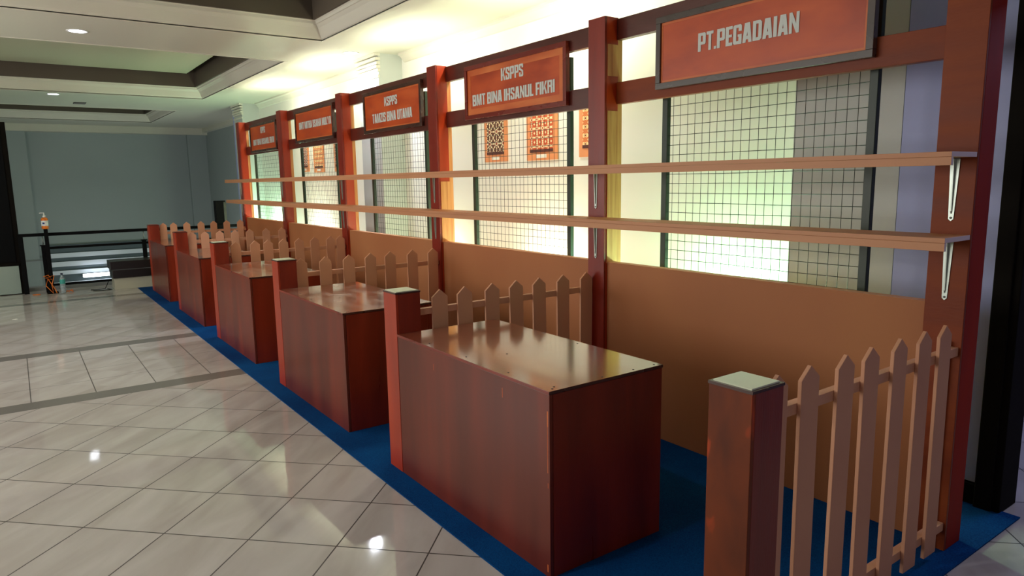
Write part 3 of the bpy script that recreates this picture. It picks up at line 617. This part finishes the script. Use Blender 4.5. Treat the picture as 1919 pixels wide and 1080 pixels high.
# water bottle
t = thing('water_bottle', (-1.04, 10.76, 0), 'clear plastic water bottle with teal label and navy cap on the floor', 'bottle')
m_, nt_, b_ = new_mat('clear_plastic'); b_.inputs['Base Color'].default_value = (.75, .88, .92, 1); b_.inputs['Transmission Weight'].default_value = .75; b_.inputs['Roughness'].default_value = .15; MAT['clear'] = m_
MB().lathe([(.030, 0), (.034, .01), (.034, .05), (.032, .055), (.034, .06), (.034, .10), (.032, .105), (.034, .11), (.034, .19), (.028, .225), (.014, .255), (.014, .27)], (0, 0), 20, 'clear').build('body', t)
MB().lathe([(.0345, .135), (.0348, .137), (.0348, .198), (.0345, .2)], (0, 0), 20, 'teal').build('label_wrap', t)
MB().lathe([(.0155, .268), (.0155, .288), (.012, .29)], (0, 0), 16, 'navy').build('cap', t)
# orange cord tangled at the foot of the stand
def coil(seed, c, r0, zh, n):
    rr = random.Random(seed); pts = []
    for k in range(n):
        a = k * .55; r = r0 * (.5 + .5 * rr.random()); pts.append((c[0] + math.cos(a) * r, c[1] + math.sin(a) * r * .6, max(.006, zh * rr.random())))
    return pts
mb = MB(); mb.tube(coil(3, (-1.36, 10.80), .05, .01, 14), .005, 6, 'orange')
tag(mb.build('orange_cord'), 'short loop of orange cord on the floor left of the railing post', 'cord', 'orange cords')
mb = MB(); mb.tube(coil(5, (-.96, 10.82), .05, .03, 14), .005, 6, 'orange')
tag(mb.build('orange_cord'), 'short loop of orange cord on the floor right of the water bottle', 'cord', 'orange cords')
mb = MB(); mb.tube([(-1.26, 10.80, .25), (-1.20, 10.80, .27), (-1.16, 10.80, .20), (-1.24, 10.80, .23), (-1.13, 10.80, .26), (-1.17, 10.78, .12), (-1.16, 10.77, .006), (-1.24, 10.78, .12), (-1.21, 10.80, .22), (-1.13, 10.78, .05), (-1.12, 10.74, .008)], .006, 6, 'orange')
tag(mb.build('orange_cord'), 'orange cord wound round the foot of the black pole stand', 'cord', 'orange cords')
mb = MB(); mb.tube([(-.47, 10.62, .16), (-.49, 10.66, .09), (-.52, 10.70, .02), (-.60, 10.74, .006), (-.70, 10.78, .006)], .005, 6, 'black'); mb.tube([(-.50, 10.66, .02), (-.44, 10.64, .006), (-.56, 10.60, .006), (-.68, 10.66, .006)], .005, 6, 'black')
tag(mb.build('black_cable'), 'black power cable trailing from the end of the low bench', 'cable')
mb = MB(); mb.prism([(-.03, -.02), (.03, -.012), (.012, .03)], 'z', .0005, .0015, 'paper'); tag(mb.build('paper_scrap', loc=(-1.624, 8.736, 0)), 'tiny white scrap of paper on the tiles at the left', 'litter')

# low black bench
t = thing('low_bench', (-.435, 10.56, 0), 'low black two-tier bench on a cream plinth beyond the last counter', 'bench')
MB().box(.03, 1.60, .03, .36, 0, .168, 'bench_base').build('plinth', t, bevel=.003)
MB().box(0.01, 1.62, 0, .38, .1685, .288, 'bench_black').build('lower_slab', t, bevel=.006)
MB().box(.02, 1.61, .02, .37, .2885, .30, 'concrete').build('joint_strip', t)
MB().box(-.01, 1.64, -.01, .39, .3005, .42, 'bench_black').build('upper_slab', t, bevel=.006)
# narrow upright cabinet
t = thing('upright_cabinet', (1.20, 11.10, 0), 'narrow tall black cabinet against the stair railing behind the farthest pillar', 'cabinet')
MB().box(0, .16, 0, .14, 0, 1.25, 'black').build('body', t, bevel=.004)
MB().box(.125, .165, -.004, -.0005, .02, 1.23, 'mesh_frame').build('side_strip', t)
# dark cabinet at the left edge
t = thing('tall_cabinet', (-2.7, 11.05, 0), 'tall black cabinet with a pale lower panel at the far left edge', 'cabinet')
MB().box(0, 1.215, .02, .16, 0, 2.42, 'blackwood').build('body', t, bevel=.004)
MB().box(.0, 1.17, .0, .0195, .012, .41, 'panel_pale').build('lower_panel', t)
MB().box(0, 1.19, -.004, .0195, .412, .45, 'blackwood').build('ledge', t)
MB().box(.04, 1.15, .008, .0195, .47, 2.36, 'black').build('upper_panel', t)

# slatted window at the bottom of the stairwell
wn_ = bpy.data.objects.new('window_1', None); COL.objects.link(wn_); wn_.location = (-.92, 18.2, -.95); wn_['kind'] = 'structure'
MB().box(0, 2.6, .10, .19, 0, 1.12, 'slat_grey').build('backing', wn_)
mb = MB()
for za, zb in ((-.125, -.02), (-.335, -.22), (-.525, -.432), (-.81, -.70)): mb.box(0, 2.6, .04, .06, za + .95, zb + .95, 'slat_white')
mb.build('slats', wn_)
t = thing('tube_light', (-.33, 18.08, -.57), 'bright fluorescent tube glowing in front of the white slats below the railing', 'light')
MB().box(0, .62, .03, .09, -.03, .03, 'white_plastic').build('housing', t)
MB().box(.01, .61, -.01, .029, -.04, .04, 'tube').build('tube', t)
